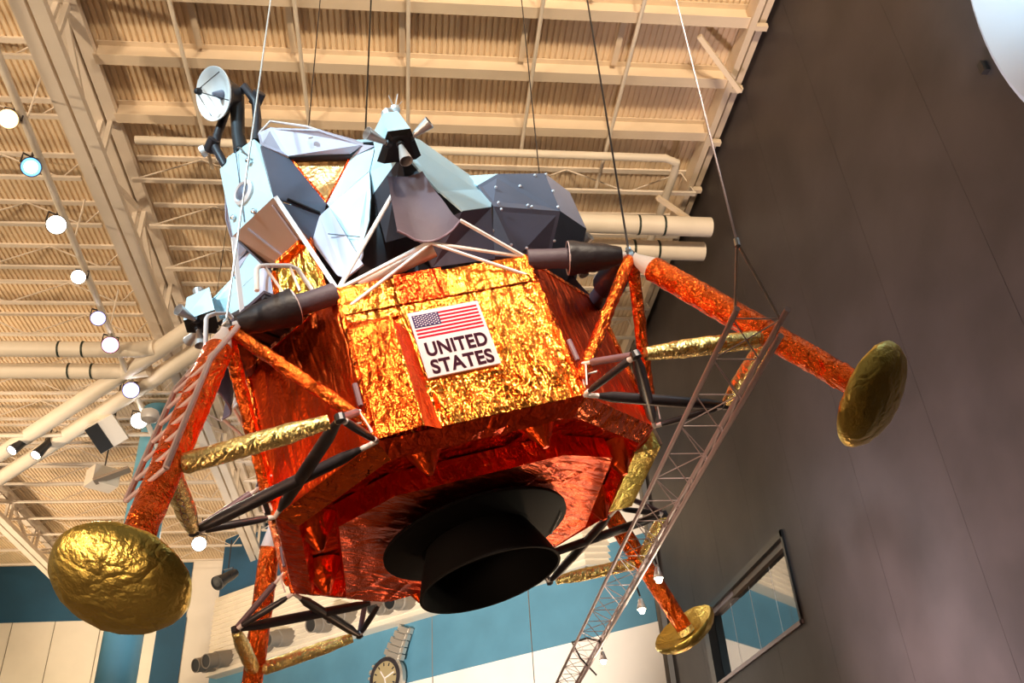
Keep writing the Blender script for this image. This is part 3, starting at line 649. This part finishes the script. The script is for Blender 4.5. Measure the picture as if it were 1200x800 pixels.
# ---- landing legs (built along +X, then turned)
APX = V((2.87, 0, 1.43)); FOOT = V((4.17, 0, -1.20)); SD = (FOOT-APX).normalized()
ND = V((1, -1.95, .0)) # unused helper
NJ = V((3.66, 0, -.20))
def leg_base():
    m = MB()
    m.ftube(APX+SD*.33, APX+SD*1.75, (.125, .125), 18, .045, .007, 1)
    m.ftube(APX+SD*1.75, FOOT-SD*.02, (.118, .108), 18, .045, .008, 2)
    leg = m.obj('landing_leg', 'foil_tube', LM, 25)
    MB().path([APX-SD*.05, APX+SD*.06, APX+SD*.34, APX+SD*.36], [.06, .055, .125, .12], 16).obj('top_fitting', 'white_paint', leg, 40)
    # footpad: bowl set square to the leg
    Mx = frame(Matrix.Rotation(math.radians(-8), 3, 'Y') @ -SD, (0, 1, 0), FOOT)
    pad = MB().lathe([(0, -.10), (.15, -.095), (.30, -.07), (.40, -.02), (.455, .045), (.47, .09), (.455, .115), (.42, .10), (.34, .045), (.2, .02), (.0, .02)], 44, Mx)
    for v in pad.v:
        q = v*5; v += (-SD)*.012*noise.noise(q*2.1)+V((noise.noise(q+V((5, 0, 0))), noise.noise(q+V((0, 7, 0))), 0))*.010
    pd = pad.obj('footpad', 'foil_pad', leg, 50); lab(pd, 'gold foil dish shaped footpad')
    MB().path([FOOT-SD*.10, FOOT-SD*.02], [.12, .14], 16).obj('ankle', 'foil_gold', leg, 40)
    for sy in (1, -1):
        N = V((2.762, sy*.946, -.109)); B1 = V((R_, sy*a_, .0)); B2 = V((R_, -sy*a_, .0)); C1 = V((R_, sy*a_, H_-.04))
        # gold secondary strut
        d_ = (N-NJ); m = MB(); k = 26
        pts = [NJ.lerp(N, .03+.90*i/k) for i in range(k+1)]
        rr = [.035+.045*min(1, min(i, k-i*.0)/2.0)*(1 if i < k*.72 else max(.45, 1-(i-k*.72)/(k*.28)*.6)) for i in range(k+1)]
        m.path(pts, rr, 14, True, .006, 3+sy); m.obj('secondary_strut', 'foil_gold', leg, 30)
        MB().path([NJ+V((-.06, sy*.05, 0)), NJ+(N-NJ)*.05], [.05, .06], 10).obj('strut_knuckle', 'foil_gold', leg, 40)
        # black deployment braces: node to near and far bottom corner
        for Bq, r, nm, mt in ((B1, .036, 'deployment_brace', 'strut_black'), (B2, .058, 'deployment_brace', 'strut_black')):
            L = (Bq-N).length; p = lambda t: N.lerp(Bq, t)
            t0 = .10 if Bq is B1 else .03
            MB().path([p(t0), p(.16), p(.5), p(.82), p(.93)], [r*.55, r*.95, r, r*.9, r*.35], 14).obj(nm, mt, leg, 40)
            MB().path([p(0), p(t0+.02)], [.026, .03], 10).obj('brace_end', 'white_paint', leg, 40); MB().path([p(.90), p(1)], [.026, .022], 10).obj('brace_end', 'white_paint', leg, 40)
        E1 = V((R_+.10, sy*(a_-.02), .30)); p = lambda t: N.lerp(E1, t)
        MB().path([p(.05), p(.8)], .034, 12).obj('lock_actuator', 'strut_plum', leg, 40); MB().path([p(.78), p(1)], .018, 8).obj('brace_end', 'white_paint', leg, 40)
        lk = MB(); lk.tube(E1, B1, .012, None, 6).tube(E1+V((.05, sy*.03, -.02)), B1+V((.08, sy*.04, .05)), .008, None, 6).tube(E1, E1+V((-.02, -sy*.12, .05)), .010, None, 6).tube(E1+V((0, 0, -.12)), E1+V((.06, -sy*.10, -.10)), .010, None, 6)
        lk.obj('lock_linkage', 'white_paint', leg)
        MB().tube(E1+V((-.03, 0, .06)), E1+V((-.03, 0, .30)), .026, None, 8).obj('lock_rod', 'strut_plum', leg, 40)
        MB().lathe([(0, -.05), (.045, -.03), (.045, .03), (0, .05)], 10, Matrix.Translation(N)).obj('brace_node', 'dark_steel', leg)
        # lower outrigger strut, foil wrapped
        MB().ftube(APX+V((-.02, sy*.03, -.03)), B1+V((.03, 0, .16)), (.058, .058), 12, .04, .010, 9).obj('outrigger_strut', 'foil_tube', leg, 25)
        # upper outrigger in a nylon sleeve
        p = lambda t: (APX+V((-.04, sy*.03, .02))).lerp(C1, t)
        sl_ = MB(); pts = [p(.05+.53*i/10) for i in range(11)]
        sl_.path(pts, [.085+.09*(i/10)**.8+(.004*(i % 2)) for i in range(11)], 18, True, .014, 5)
        sv = sl_.obj('outrigger_sleeve', 'nylon_dark', leg, 40)
        MB().path([p(.57), p(.72), p(.98)], [.105, .10, .105], 14, True, .006, 8).obj('inner_sleeve', 'nylon_plum', sv, 35)
        MB().lathe([(.176, -.008), (.180, 0), (.176, .008), (.170, 0)], 24, frame(C1-APX, (0, 0, 1), p(.58)), True).obj('sleeve_ring', 'ladder_mauve', sv, 40)
        MB().path([p(-.02), p(.07)], [.045, .05], 12).obj('sleeve_end', 'white_paint', sv, 40)
    MB().lathe([(.0, -.07), (.06, -.06), (.06, .06), (.0, .07)], 12, frame((0, 1, 0), (0, 0, 1), APX)).obj('apex_fitting', 'steel', leg, 40)
    return leg
legs = [leg_base()]
for k in (1, 2, 3):
    c = clone(legs[0], LM); c.rotation_euler = (0, 0, k*PI/2); legs.append(c)
for l_, tx in zip(legs, ('front landing leg carrying the ladder', 'right landing leg reaching towards the dark wall', 'rear landing leg with its pad before the window', 'lower left landing leg leaving the frame')): lab(l_, tx)
# ladder on the front leg
lad = MB()
la = lambda y, t: V((2.99, y, 1.22)).lerp(V((3.32, y, .78)), t/.25) if t < .25 else V((3.32, y, .78)).lerp(V((3.87, y, -.38)), (t-.25)/.75)
for y in (-.24, .24):
    MB().path([la(y, -.02), la(y, .25), la(y, 1.0)], .025, 8).obj('ladder_rail', 'ladder_mauve', legs[0], 40)
for k in range(9): MB().tube(la(-.24, .04+k*.12), la(.24, .04+k*.12), .018, None, 8).obj('ladder_rung', 'ladder_mauve', legs[0])
for k in (2, 5, 7):
    for y in (-.24, .24): MB().tube(la(y, .04+k*.12), la(0, .04+k*.12)+V((-.14, 0, -.05)), .010, None, 6).obj('ladder_standoff', 'foil_tube', legs[0])
# contact chain below the front knee
ch = V((3.60, -.02, -.36))
for k in range(6):
    MB().lathe([(.028, -.004), (.032, 0), (.028, .004), (.024, 0)], 10, frame((1, 0, 0) if k % 2 else (0, 1, 0), (0, 0, 1), ch+V((-.01*k, .0, -.055*k))), True).obj('chain_link', 'steel', legs[0])

# ---- porch
po = MB().box((2.36, -.08, 1.74), (.56, .80, .035)).obj('porch', 'skin_plum', LM)
for k in range(6): MB().box((2.36, -.44+k*.145, 1.705), (.54, .05, .04)).obj('porch_rib', 'skin_dark', po)
MB().path([V((2.86, .45, 1.56)), V((2.81, .45, 1.84)), V((2.77, .45, 1.90)), V((2.68, .45, 1.95)), V((2.36, .45, 2.10)), V((2.26, .45, 2.10)), V((2.09, .45, 1.84))], .022, 8).obj('handrail', 'white_paint', po, 50)
MB().path([V((2.75, -.45, 1.60)), V((2.69, -.45, 1.95)), V((2.66, -.45, 2.0)), V((2.58, -.45, 2.06)), V((2.40, -.45, 2.14)), V((2.2, -.45, 1.9))], .022, 8).obj('handrail', 'white_paint', po, 50)
for p, q in (((2.70, .45, 1.93), (2.52, .45, 1.66)), ((2.36, .45, 2.08), (2.30, .45, 1.80))): MB().tube(p, q, .014, None, 6).obj('handrail_post', 'white_paint', po)

# ---- ascent stage
REF = V((0, 0, 3.1))
def skin(pts, m, th=.02, both=True, name='skin_panel', par=None, ref=REF):
    r = []
    for sy in ((1, -1) if both else (1,)):
        r.append(MB().slab([V((p[0], p[1]*sy, p[2])) for p in pts], th, ref).obj(name, m, par))
    return r
asc = MB()
asc.lathe([(0, .0), (1.02, .0), (1.04, .3), (1.04, 1.15), (.80, 1.34), (0, 1.34)], 36, frame((1, 0, 0), (0, 0, 1), (0, 0, 3.1)))
asc.box((-.35, 0, 3.2), (1.9, 2.5, 2.3)); asc.box((-.2, 0, 2.1), (2.2, 1.9, .75)); asc.box((-1.6, 0, 3.2), (.9, 2.4, 2.0))
asc = asc.obj('ascent_stage', 'skin_dark', LM, 35); lab(asc, 'angular grey and pale blue ascent stage')
SK = lambda pts, m, **k: skin(pts, m, par=asc, **k)
win_it = (1.91, .425, 3.965); win_ot = (1.45, .9, 3.84); win_b = (1.6, .51, 3.35); ck_t = (2.24, .34, 4.04); ck_b = (2.24, .345, 3.225); ckb2 = (2.1, .37, 3.21)
# front centre box
fb = [(2.24, -.34, 3.22), (2.24, .34, 3.22), (2.24, .34, 4.05), (2.19, .22, 4.30), (2.19, -.22, 4.42), (2.24, -.34, 4.28)]
SK(fb, 'skin_light', both=False, name='front_panel', th=.03)
SK([(2.24, -.34, 3.22), (2.24, .34, 3.22), (1.78, .2, 2.91), (1.78, -.2, 2.91)], 'skin_satin', both=False, name='front_soffit')  # brown base paints the orange foil that the grey metal reflects
SK([(2.24, .34, 3.22), (1.74, .40, 3.0), (1.78, .2, 2.91)], 'skin_satin', name='front_soffit')
for y in (-.09, .17): MB().bar((2.2, y*1.6, 3.185), (1.8, y, 2.915), .02, .02).obj('soffit_rib', 'skin_lavender', asc)
SK([(2.235, .345, 4.05), (2.19, .30, 4.33), (2.1, .43, 4.37), (1.95, .44, 3.97)], 'skin_lavender', name='visor_end')
# tracking light and fittings on the front panel
Mx = frame((1, 0, 0), (0, 0, 1), (2.25, -.04, 3.62))
tlt = MB().lathe([(.145, -.01), (.15, .02), (.12, .045), (.105, .03), (.105, -.01)], 28, Mx, True).obj('tracking_light', 'white_paint', asc, 40)
MB().lathe([(0, -.01), (.10, -.01), (.09, .03), (.05, .05), (0, .055)], 20, Mx).obj('lens_dome', 'skin_grey', tlt, 50)
for y, z in ((.13, 3.98), (-.26, 3.42), (.05, 3.25)): MB().lathe([(0, -.01), (.03, 0), (.03, .03), (0, .05)], 10, frame((1, 0, 0), (0, 0, 1), (2.25, y, z))).obj('docking_light', 'steel', asc, 40)
MB().bar((2.253, -.12, 3.24), (2.253, -.03, 4.3), .008, .008).obj('panel_seam', 'skin_grey', asc)
# cheeks, windows, visor
SK([ck_t, win_it, win_b, ck_b], 'skin_grey', name='cheek_panel')
SK([ck_b, (1.66, .47, 3.17), win_b], 'skin_grey', name='cheek_panel')
SK([(2.2, .35, 3.19), (1.70, .465, 3.14), (1.78, .32, 2.82)], 'skin_grey', name='cheek_panel')
MB().bar((2.1, .40, 3.222), (1.72, .475, 3.16), .03, .02).obj('cheek_slot', 'black', asc)
for sy in (1, -1):
    wi = [V((p[0], p[1]*sy, p[2])) for p in (win_it, win_ot, win_b)]; cc = sum(wi, V())/3; nn = (wi[1]-wi[0]).cross(wi[2]-wi[0]).normalized()
    if nn.dot(cc-REF) < 0: nn = -nn
    inn = [cc+(p-cc)*.93-nn*.035 for p in wi]
    wn = MB().slab(inn, .01, REF).obj('triangular_window', 'window_reflection', asc)
    for k in range(3): MB().bar(wi[k]-nn*.02, wi[(k+1) % 3]-nn*.02, .035, .05, nn).obj('window_frame', 'foil_red' if k else 'black', wn)
v2, v3, v4 = (2.1, .42, 4.37), (1.82, .84, 4.13), (1.47, 1.13, 3.83)
wiF, woF = (1.95, .44, 3.97), (1.49, .93, 3.845)
SK([wiF, v2, v3, v4, woF], 'skin_lavender', name='window_visor')
SK([wiF, woF, win_ot, win_it], 'black', name='visor_soffit')
SK([v2, v3, v4, (1.1, .9, 4.35), (1.2, .2, 4.6)], 'skin_lavender', name='roof_panel')
for sy in (1,): MB().lathe([(0, 0), (.03, .005), (.03, .02), (0, .03)], 10, frame((.6, .5, .4), (0, 0, 1), (1.86, .74, 4.04))).obj('visor_light', 'white_metal', asc, 40)
# lower front facets beside the hatch; lavender paints the shade of the inclined ones
SK([(1.72, .46, 3.13), (1.78, .32, 2.82), (1.80, .54, 2.16), (1.80, .63, 2.05)], 'skin_lavender')
SK([(1.72, .46, 3.13), (1.67, .585, 3.19), (1.76, .86, 2.08), (1.80, .63, 2.05)], 'skin_lavender')
SK([(1.67, .585, 3.19), (1.5, 1.11, 3.38), (1.52, 1.04, 3.04), (1.55, .95, 2.74), (1.61, .83, 2.48), (1.72, .72, 2.26)], 'skin_light')
SK([win_b, win_ot, (1.45, 1.24, 3.68), (1.5, 1.11, 3.39), (1.67, .585, 3.19)], 'skin_light')
SK([win_ot, v4, (1.45, 1.26, 3.70)], 'skin_lavender')
SK([(1.72, .72, 2.26), (1.61, .83, 2.48), (1.70, .84, 2.26), (1.77, .80, 2.08), (1.80, .63, 2.05)], 'skin_lavender')
MB().bar((1.785, .56, 2.74), (1.66, .85, 2.52), .006, .01).obj('panel_seam', 'skin_dark', asc)
# hatch, its gold colour painting the deck foil it reflects
ht = MB(); ht.crumple((1.76, -.36, 2.02), (1.76, .36, 2.02), (1.76, .30, 2.90), (1.76, -.30, 2.90), 16, 18, .02, 3, (1, 1), 91)
hto = ht.obj('hatch', 'foil_hatch', asc); lab(hto, 'gold reflecting hatch')
MB().bar((1.79, -.2, 2.90), (1.79, .2, 2.90), .10, .05).obj('hatch_sill', 'foil_orange', hto)
for sy in (-1, 1): MB().bar((1.79, sy*.36, 2.02), (1.79, sy*.31, 2.88), .05, .04).obj('hatch_jamb', 'foil_orange', hto)
# white beam from the front box to the deck corner
for sy in (1, -1):
    MB().bar((2.22, sy*.36, 3.21), (2.04, sy*.68, 1.76), .045, .045).obj('brace_beam', 'white_paint', asc)
# reaction control clusters
def quad(qx, qy):
    C_ = V((1.68*qx, 1.68*qy, 3.2)); o_ = V((qx, qy, 0)).normalized()
    h = MB(); up = V((0, 0, 1)); s_ = V((-o_.y, o_.x, 0)); r = .17
    top = [C_+o_*.12+s_*.08+up*.34, C_+o_*.12-s_*.08+up*.34, C_-o_*.16-s_*.20+up*.34, C_-o_*.16+s_*.20+up*.34]
    mid = [C_+o_*.19+s_*.12-up*.03, C_+o_*.19-s_*.12-up*.03, C_-o_*.18-s_*.24-up*.05, C_-o_*.18+s_*.24-up*.05]
    bot = [C_+o_*.14+s_*.08-up*.06, C_+o_*.14-s_*.08-up*.06, C_-o_*.18-s_*.17-up*.10, C_-o_*.18+s_*.17-up*.10]
    h.add(top+mid, [(0,1,2,3), (0,4,5,1), (1,5,6,2), (2,6,7,3), (3,7,4,0)])
    hs = h.obj('thruster_cluster', 'skin_light', asc)
    MB().add(mid+bot, [(0,4,5,1), (1,5,6,2), (2,6,7,3), (3,7,4,0), (4,7,6,5)]).obj('cluster_underside', 'black', hs)
    for d_, p in ((V((0, 0, -1)), C_+o_*.05-up*.08), (V((0, 0, 1)), C_+up*.22-o_*.02), (V((qx, -.15*qy, .1)), C_+V((qx*.12, -qy*.05, -.06))), (V((-.15*qx, qy, .1)), C_+V((-qx*.05, qy*.12, -.02)))):
        Mx = frame(d_, (1, 1, 0), p)
        MB().lathe([(.022, 0), (.03, .06), (.05, .16), (.070, .27), (.066, .27), (.045, .16), (.02, .06)], 20, Mx, True).obj('nozzle', 'nozzle_metal', hs, 40)
        MB().lathe([(0, -.04), (.04, -.03), (.045, .03), (0, .06)], 12, Mx).obj('nozzle_valve', 'dark_steel', hs, 40)
    # fairing panels back to the cabin
    for pts, m_ in (([C_-o_*.14+up*.26, C_+V((-.18*qx, -.12*qy, .02)), V((1.45*qx, 1.03*qy, 3.12)), V((1.48*qx, 1.11*qy, 3.39)), V((1.45*qx, 1.26*qy, 3.68))], 'skin_light'),
                    ([C_-o_*.12+up*.28, C_-o_*.14+s_*0+up*.28, V((1.0*qx, 1.1*qy, 3.9)), V((1.45*qx, 1.26*qy, 3.7))], 'skin_light'),
                    ([C_+V((-.12*qx, -.1*qy, -.05)), V((1.45*qx, 1.03*qy, 3.12)), V((1.38*qx, .95*qy, 2.5)), V((1.2*qx, 1.2*qy, 2.5))], 'skin_dark')):
        MB().slab(pts, .02, REF).obj('fairing_panel', m_, hs)
    # plume deflector: a concave nylon chute on a tube frame
    g_ = MB(); nu, nv = 8, 10; P_ = []
    for j in range(nv+1):
        v = j/nv
        for i in range(nu+1):
            u = i/nu*2-1
            wdt = .19+.13*v; z = 2.97-1.06*v+.10*u*u*v*v; out = -.02+.20*v**1.6-.12*(1-u*u)*(.35+.65*v)+.03*noise.noise(V((u*2, v*3, 1)))
            base = V((1.515*qx, 1.54*qy, 0)); P_.append(base+o_*out+s_*u*wdt*1.0+V((0, 0, z)))
    n0 = len(P_); Q_ = [p-o_*.012 for p in P_]; W = nu+1; fs = []
    for j in range(nv):
        for i in range(nu):
            a = j*W+i; fs += [(a, a+1, a+1+W, a+W), (a+n0, a+W+n0, a+1+W+n0, a+1+n0)]
    df = g_.add(P_+Q_, fs).obj('plume_deflector', 'nylon_plum', asc, 60)
    MB().path([P_[nv*W+i] for i in range(W)], .012, 6).obj('deflector_hem', 'strut_plum', df, 60)
    nd = P_[nv*W+nu//2]-o_*.03; e0 = P_[nv*W] ; e1 = P_[nv*W+nu]
    sA = V((R_*qx, a_*qy, 0)); sB = V((a_*qx, R_*qy, 0))
    for p, q, r in ((nd, sA+V((0, 0, 1.46)), .016), (nd, sB+V((0, 0, H_)), .018), (nd, sB+V((0, 0, 1.46)), .016), ((e0 if (e0-sB).length < (e1-sB).length else e1), sB+V((0, 0, H_)), .02)):
        MB().tube(p, q, r, None, 8).obj('deflector_strut', 'white_paint', df)
    MB().tube(V((1.60*qx, 1.38*qy, 2.75)), sA+V((-.02*qx, 0, H_)), .024, None, 8).obj('deflector_strut', 'white_paint', df)
    MB().tube(nd+V((0, 0, .02)), sA+V((-.05*qx, .03*qy, H_+.02)), .022, None, 8).obj('deflector_strut', 'white_paint', df)
    MB().tube(nd+V((-.1*qx, -.05*qy, .0)), sA+V((-.25*qx, .1*qy, H_+.1)), .075, None, 12).obj('deflector_pipe', 'skin_satin', df, 40)
for q in ((1, 1), (1, -1), (-1, 1), (-1, -1)): quad(*q)
# pale blue side panels between cluster and tank
def side(sy, m1='skin_light'):
    Y = lambda p: (p[0], p[1]*sy, p[2])
    for pts, m_ in (([(1.25, 1.5, 3.75), (.85, 1.45, 4.05), (-.33, 1.60, 3.62), (.13, 1.6, 3.47), (.96, 1.55, 2.99), (1.2, 1.5, 3.35)], 'skin_light'),
                    ([(1.25, 1.45, 3.8), (.56, 1.35, 4.32), (-.37, 1.45, 4.05), (-.33, 1.60, 3.62), (.85, 1.45, 4.05)], 'skin_light'),
                    ([(.96, 1.56, 2.99), (.13, 1.61, 3.47), (-.10, 1.67, 3.52), (.2, 1.72, 3.04), (.80, 1.65, 2.70)], 'skin_light'),
                    ([(.80, 1.645, 2.69), (.2, 1.715, 3.03), (.18, 1.5, 2.4), (1.05, 1.2, 2.1), (1.3, 1.3, 2.4)], 'skin_plum')):
        MB().slab([Y(p) for p in pts], .02, REF).obj('side_panel', m_, asc)
side(1); side(-1)
# faceted tank bulge
def tank(sy):
    Y = lambda p: V((p[0], p[1]*sy, p[2]))
    cT, c1 = V((-.7, 1.2*sy, 3.3)), None
    T1, T2, P1, P2, P3, P4, T3, T4, T5, Pt = map(Y, ((-.12, 1.83, 3.70), (-.70, 2.18, 3.75), (.14, 1.72, 3.08), (-.70, 2.15, 3.10), (-.66, 1.84, 2.66), (-.05, 1.66, 2.40), (-1.28, 2.18, 3.75), (-1.29, 2.16, 3.1), (-1.15, 1.88, 2.68), (.19, 1.49, 2.45)))
    U1, U2, U3 = Y((.0, 1.3, 4.05)), Y((-.7, 1.5, 4.2)), Y((-1.3, 1.5, 4.2)); K1, K2, K3 = Y((-1.75, 1.75, 3.75)), Y((-1.75, 1.7, 3.1)), Y((-1.7, 1.4, 2.6)); J1 = Y((.1, 1.62, 3.55))
    first = None
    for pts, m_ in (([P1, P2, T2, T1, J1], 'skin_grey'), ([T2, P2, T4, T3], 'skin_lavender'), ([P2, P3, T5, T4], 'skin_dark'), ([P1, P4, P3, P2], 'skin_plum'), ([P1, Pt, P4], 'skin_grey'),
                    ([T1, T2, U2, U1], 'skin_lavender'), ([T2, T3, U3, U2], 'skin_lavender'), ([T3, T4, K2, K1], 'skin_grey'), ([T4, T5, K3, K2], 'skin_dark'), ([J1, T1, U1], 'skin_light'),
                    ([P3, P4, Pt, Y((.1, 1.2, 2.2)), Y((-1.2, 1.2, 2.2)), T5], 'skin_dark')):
        MB().slab(pts, .02, cT).obj('tank_panel', m_, asc)
    rv = MB(); dots = [P1.lerp(P2, t)+V((0, .012*sy, dz)) for t, dz in ((.08, .05), (.08, -.06), (.5, .04), (.55, .02), (.96, .05))]+[P1.lerp(T1, .55), T1.lerp(P2, .35), T2.lerp(P2, .05), T2.lerp(P2, .5), T1.lerp(T2, .75)-V((0, 0, .05)), Pt.lerp(P1, .5), P4.lerp(P2, .2), P3.lerp(P2, .25), P4.lerp(P1, .25)]
    for p in dots:
        n_ = (p-cT).normalized(); rv.lathe([(0, 0), (.019, 0), (.016, .02), (0, .03)], 6, frame(n_, (0, 0, 1), p+n_*.004))
    stuff(rv.obj('panel_standoff', 'rivet', asc))
tank(1); tank(-1)
# roof of the stage, hidden from below but closed
for pts in (([(1.2, .9, 4.3), (1.2, -.9, 4.3), (-1.3, -1.2, 4.4), (-1.3, 1.2, 4.4)]), ([(.85, 1.45, 4.06), (.56, 1.35, 4.33), (.9, .9, 4.35), (1.3, .95, 4.2)])):
    MB().slab(pts, .03, (0, 0, 3)).obj('roof_panel', 'skin_light', asc)
MB().lathe([(.42, 4.3), (.42, 4.62), (.36, 4.62), (.36, 4.3)], 28, Matrix.Translation((-.15, 0, 0)), True).obj('docking_ring', 'skin_grey', asc, 40)
MB().tube((.75, 1.2, 4.2), (.8, 1.3, 4.75), .02, None, 8).obj('antenna_mast', 'white_paint', asc)
MB().lathe([(0, 0), (.06, .02), (.07, .06), (.03, .10), (0, .1)], 12, Matrix.Translation((.8, 1.3, 4.72))).obj('antenna_head', 'white_metal', asc, 40)
for e in ((.12, .05, .12), (-.10, .08, .14), (.02, -.12, .12), (-.02, .10, .2)): MB().tube((.8, 1.3, 4.78), V((.8, 1.3, 4.78))+V(e), .006, None, 5).obj('antenna_whip', 'white_metal', asc)
MB().path([(2.12, .25, 4.42), (2.0, .35, 4.62), (1.7, .6, 4.5), (1.5, .75, 4.36)], .014, 8).obj('roof_handrail', 'white_paint', asc, 50)
# rendezvous radar
dn = V((.96, -.18, -.36)).normalized(); DC = V((2.45, 0, 5.14)); Mx = frame(dn, (0, 0, 1), DC)
rd = MB().lathe([(0, -.13), (.12, -.115), (.22, -.075), (.30, 0), (.315, .004), (.315, -.012), (.24, -.10), (.12, -.145), (0, -.16)], 40, Mx).obj('radar_dish', 'dish_white', asc, 40)
lab(rd, 'white round radar dish on a black yoke')
MB().lathe([(0, -.165), (.13, -.15), (.25, -.10), (.312, -.015), (.30, -.03), (.2, -.16), (.15, -.30), (0, -.30)], 32, Mx).obj('dish_back', 'strut_black', rd, 40)
for k in range(4):
    a = k*PI/2+.5; MB().tube(Mx @ V((.26*math.cos(a), .26*math.sin(a), -.03)), Mx @ V((.03*math.cos(a), .03*math.sin(a), .2)), .006, None, 6).obj('feed_leg', 'strut_black', rd)
MB().lathe([(0, .16), (.035, .17), (.045, .2), (.03, .24), (0, .25)], 12, Mx).obj('feed_horn', 'dark_steel', rd, 40)
MB().tube(Mx @ V((0, 0, -.12)), Mx @ V((.0, 0, -.0)), .06, .02, 12).obj('feed_box', 'skin_grey', rd, 40)
yk = DC-dn*.34
e1, e2 = V((2.12, -.34, 4.72)), V((2.06, .25, 4.92))
MB().path([V((2.20, -.28, 4.30)), V((2.25, -.33, 4.62)), V((2.24, -.30, 4.78)), yk+V((0, -.16, .02)), yk, yk+V((0, .16, .02)), V((2.06, .26, 5.02)), V((2.06, .22, 4.75)), V((2.10, .16, 4.38))], .052, 12).obj('radar_yoke', 'strut_black', rd, 50)
MB().path([yk, V((2.16, -.03, 4.62)), V((2.16, -.03, 4.36))], [.09, .075, .09], 12).obj('radar_pedestal', 'dark_steel', rd, 40)
for p in (V((2.27, -.36, 4.70)), V((2.03, .27, 5.10))): MB().lathe([(0, -.09), (.075, -.08), (.075, .08), (0, .09)], 14, frame((.2, 1, .3), (0, 0, 1), p)).obj('yoke_motor', 'strut_black', rd, 40)
MB().lathe([(0, 0), (.07, 0), (.07, .06), (0, .07)], 14, frame((.5, -1, -.1), (0, 0, 1), V((2.28, -.46, 4.70)))).obj('yoke_cap', 'dish_white', rd, 40)
MB().path([(2.26, .02, 4.30), (2.28, .08, 4.22), (2.27, .12, 4.10), (2.26, .16, 4.02)], .012, 6).obj('light_bracket', 'steel', asc)

# ---- suspension cables
for p, lb in ((V((2.87, 0, 1.50)), 'steel cable from the front leg apex up past the radar dish to the roof'), (V((0, 2.87, 1.50)), 'dark steel cable from the right leg apex up to the roof'),
              (V((0, -2.87, 1.50)), 'dark cable with a hook reaching the roof behind the window visor'), (V((-2.87, 0, 1.50)), 'dark cable with a hook reaching the roof above the tank bulge')):
    q = toW(p); t = thing('suspension_cable', lb, 'cable', q, 'cables the lander hangs from')
    MB().tube((0, 0, .0), (0, 0, ZD-q.z), .011, None, 6).obj('cable', 'cable_dark' if p.x < 2 else 'cable_steel', t)
    MB().lathe([(0, -.06), (.03, -.04), (.03, .04), (0, .06)], 8).obj('shackle', 'steel', t)
    MB().lathe([(0, -.3), (.05, -.26), (.05, .1), (0, .14)], 8, Matrix.Translation((0, 0, ZD-q.z-.4))).obj('hook', 'black', t)
q = V((-2.25, 13.0, 10)); t = thing('suspension_cable', 'taut black cable dropping from the roof above the thruster cluster', 'cable', (-.66, 9.6, 8.0))
MB().tube((0, 0, 0), (0, 0, 10), .014, None, 6).obj('cable', 'black', t)
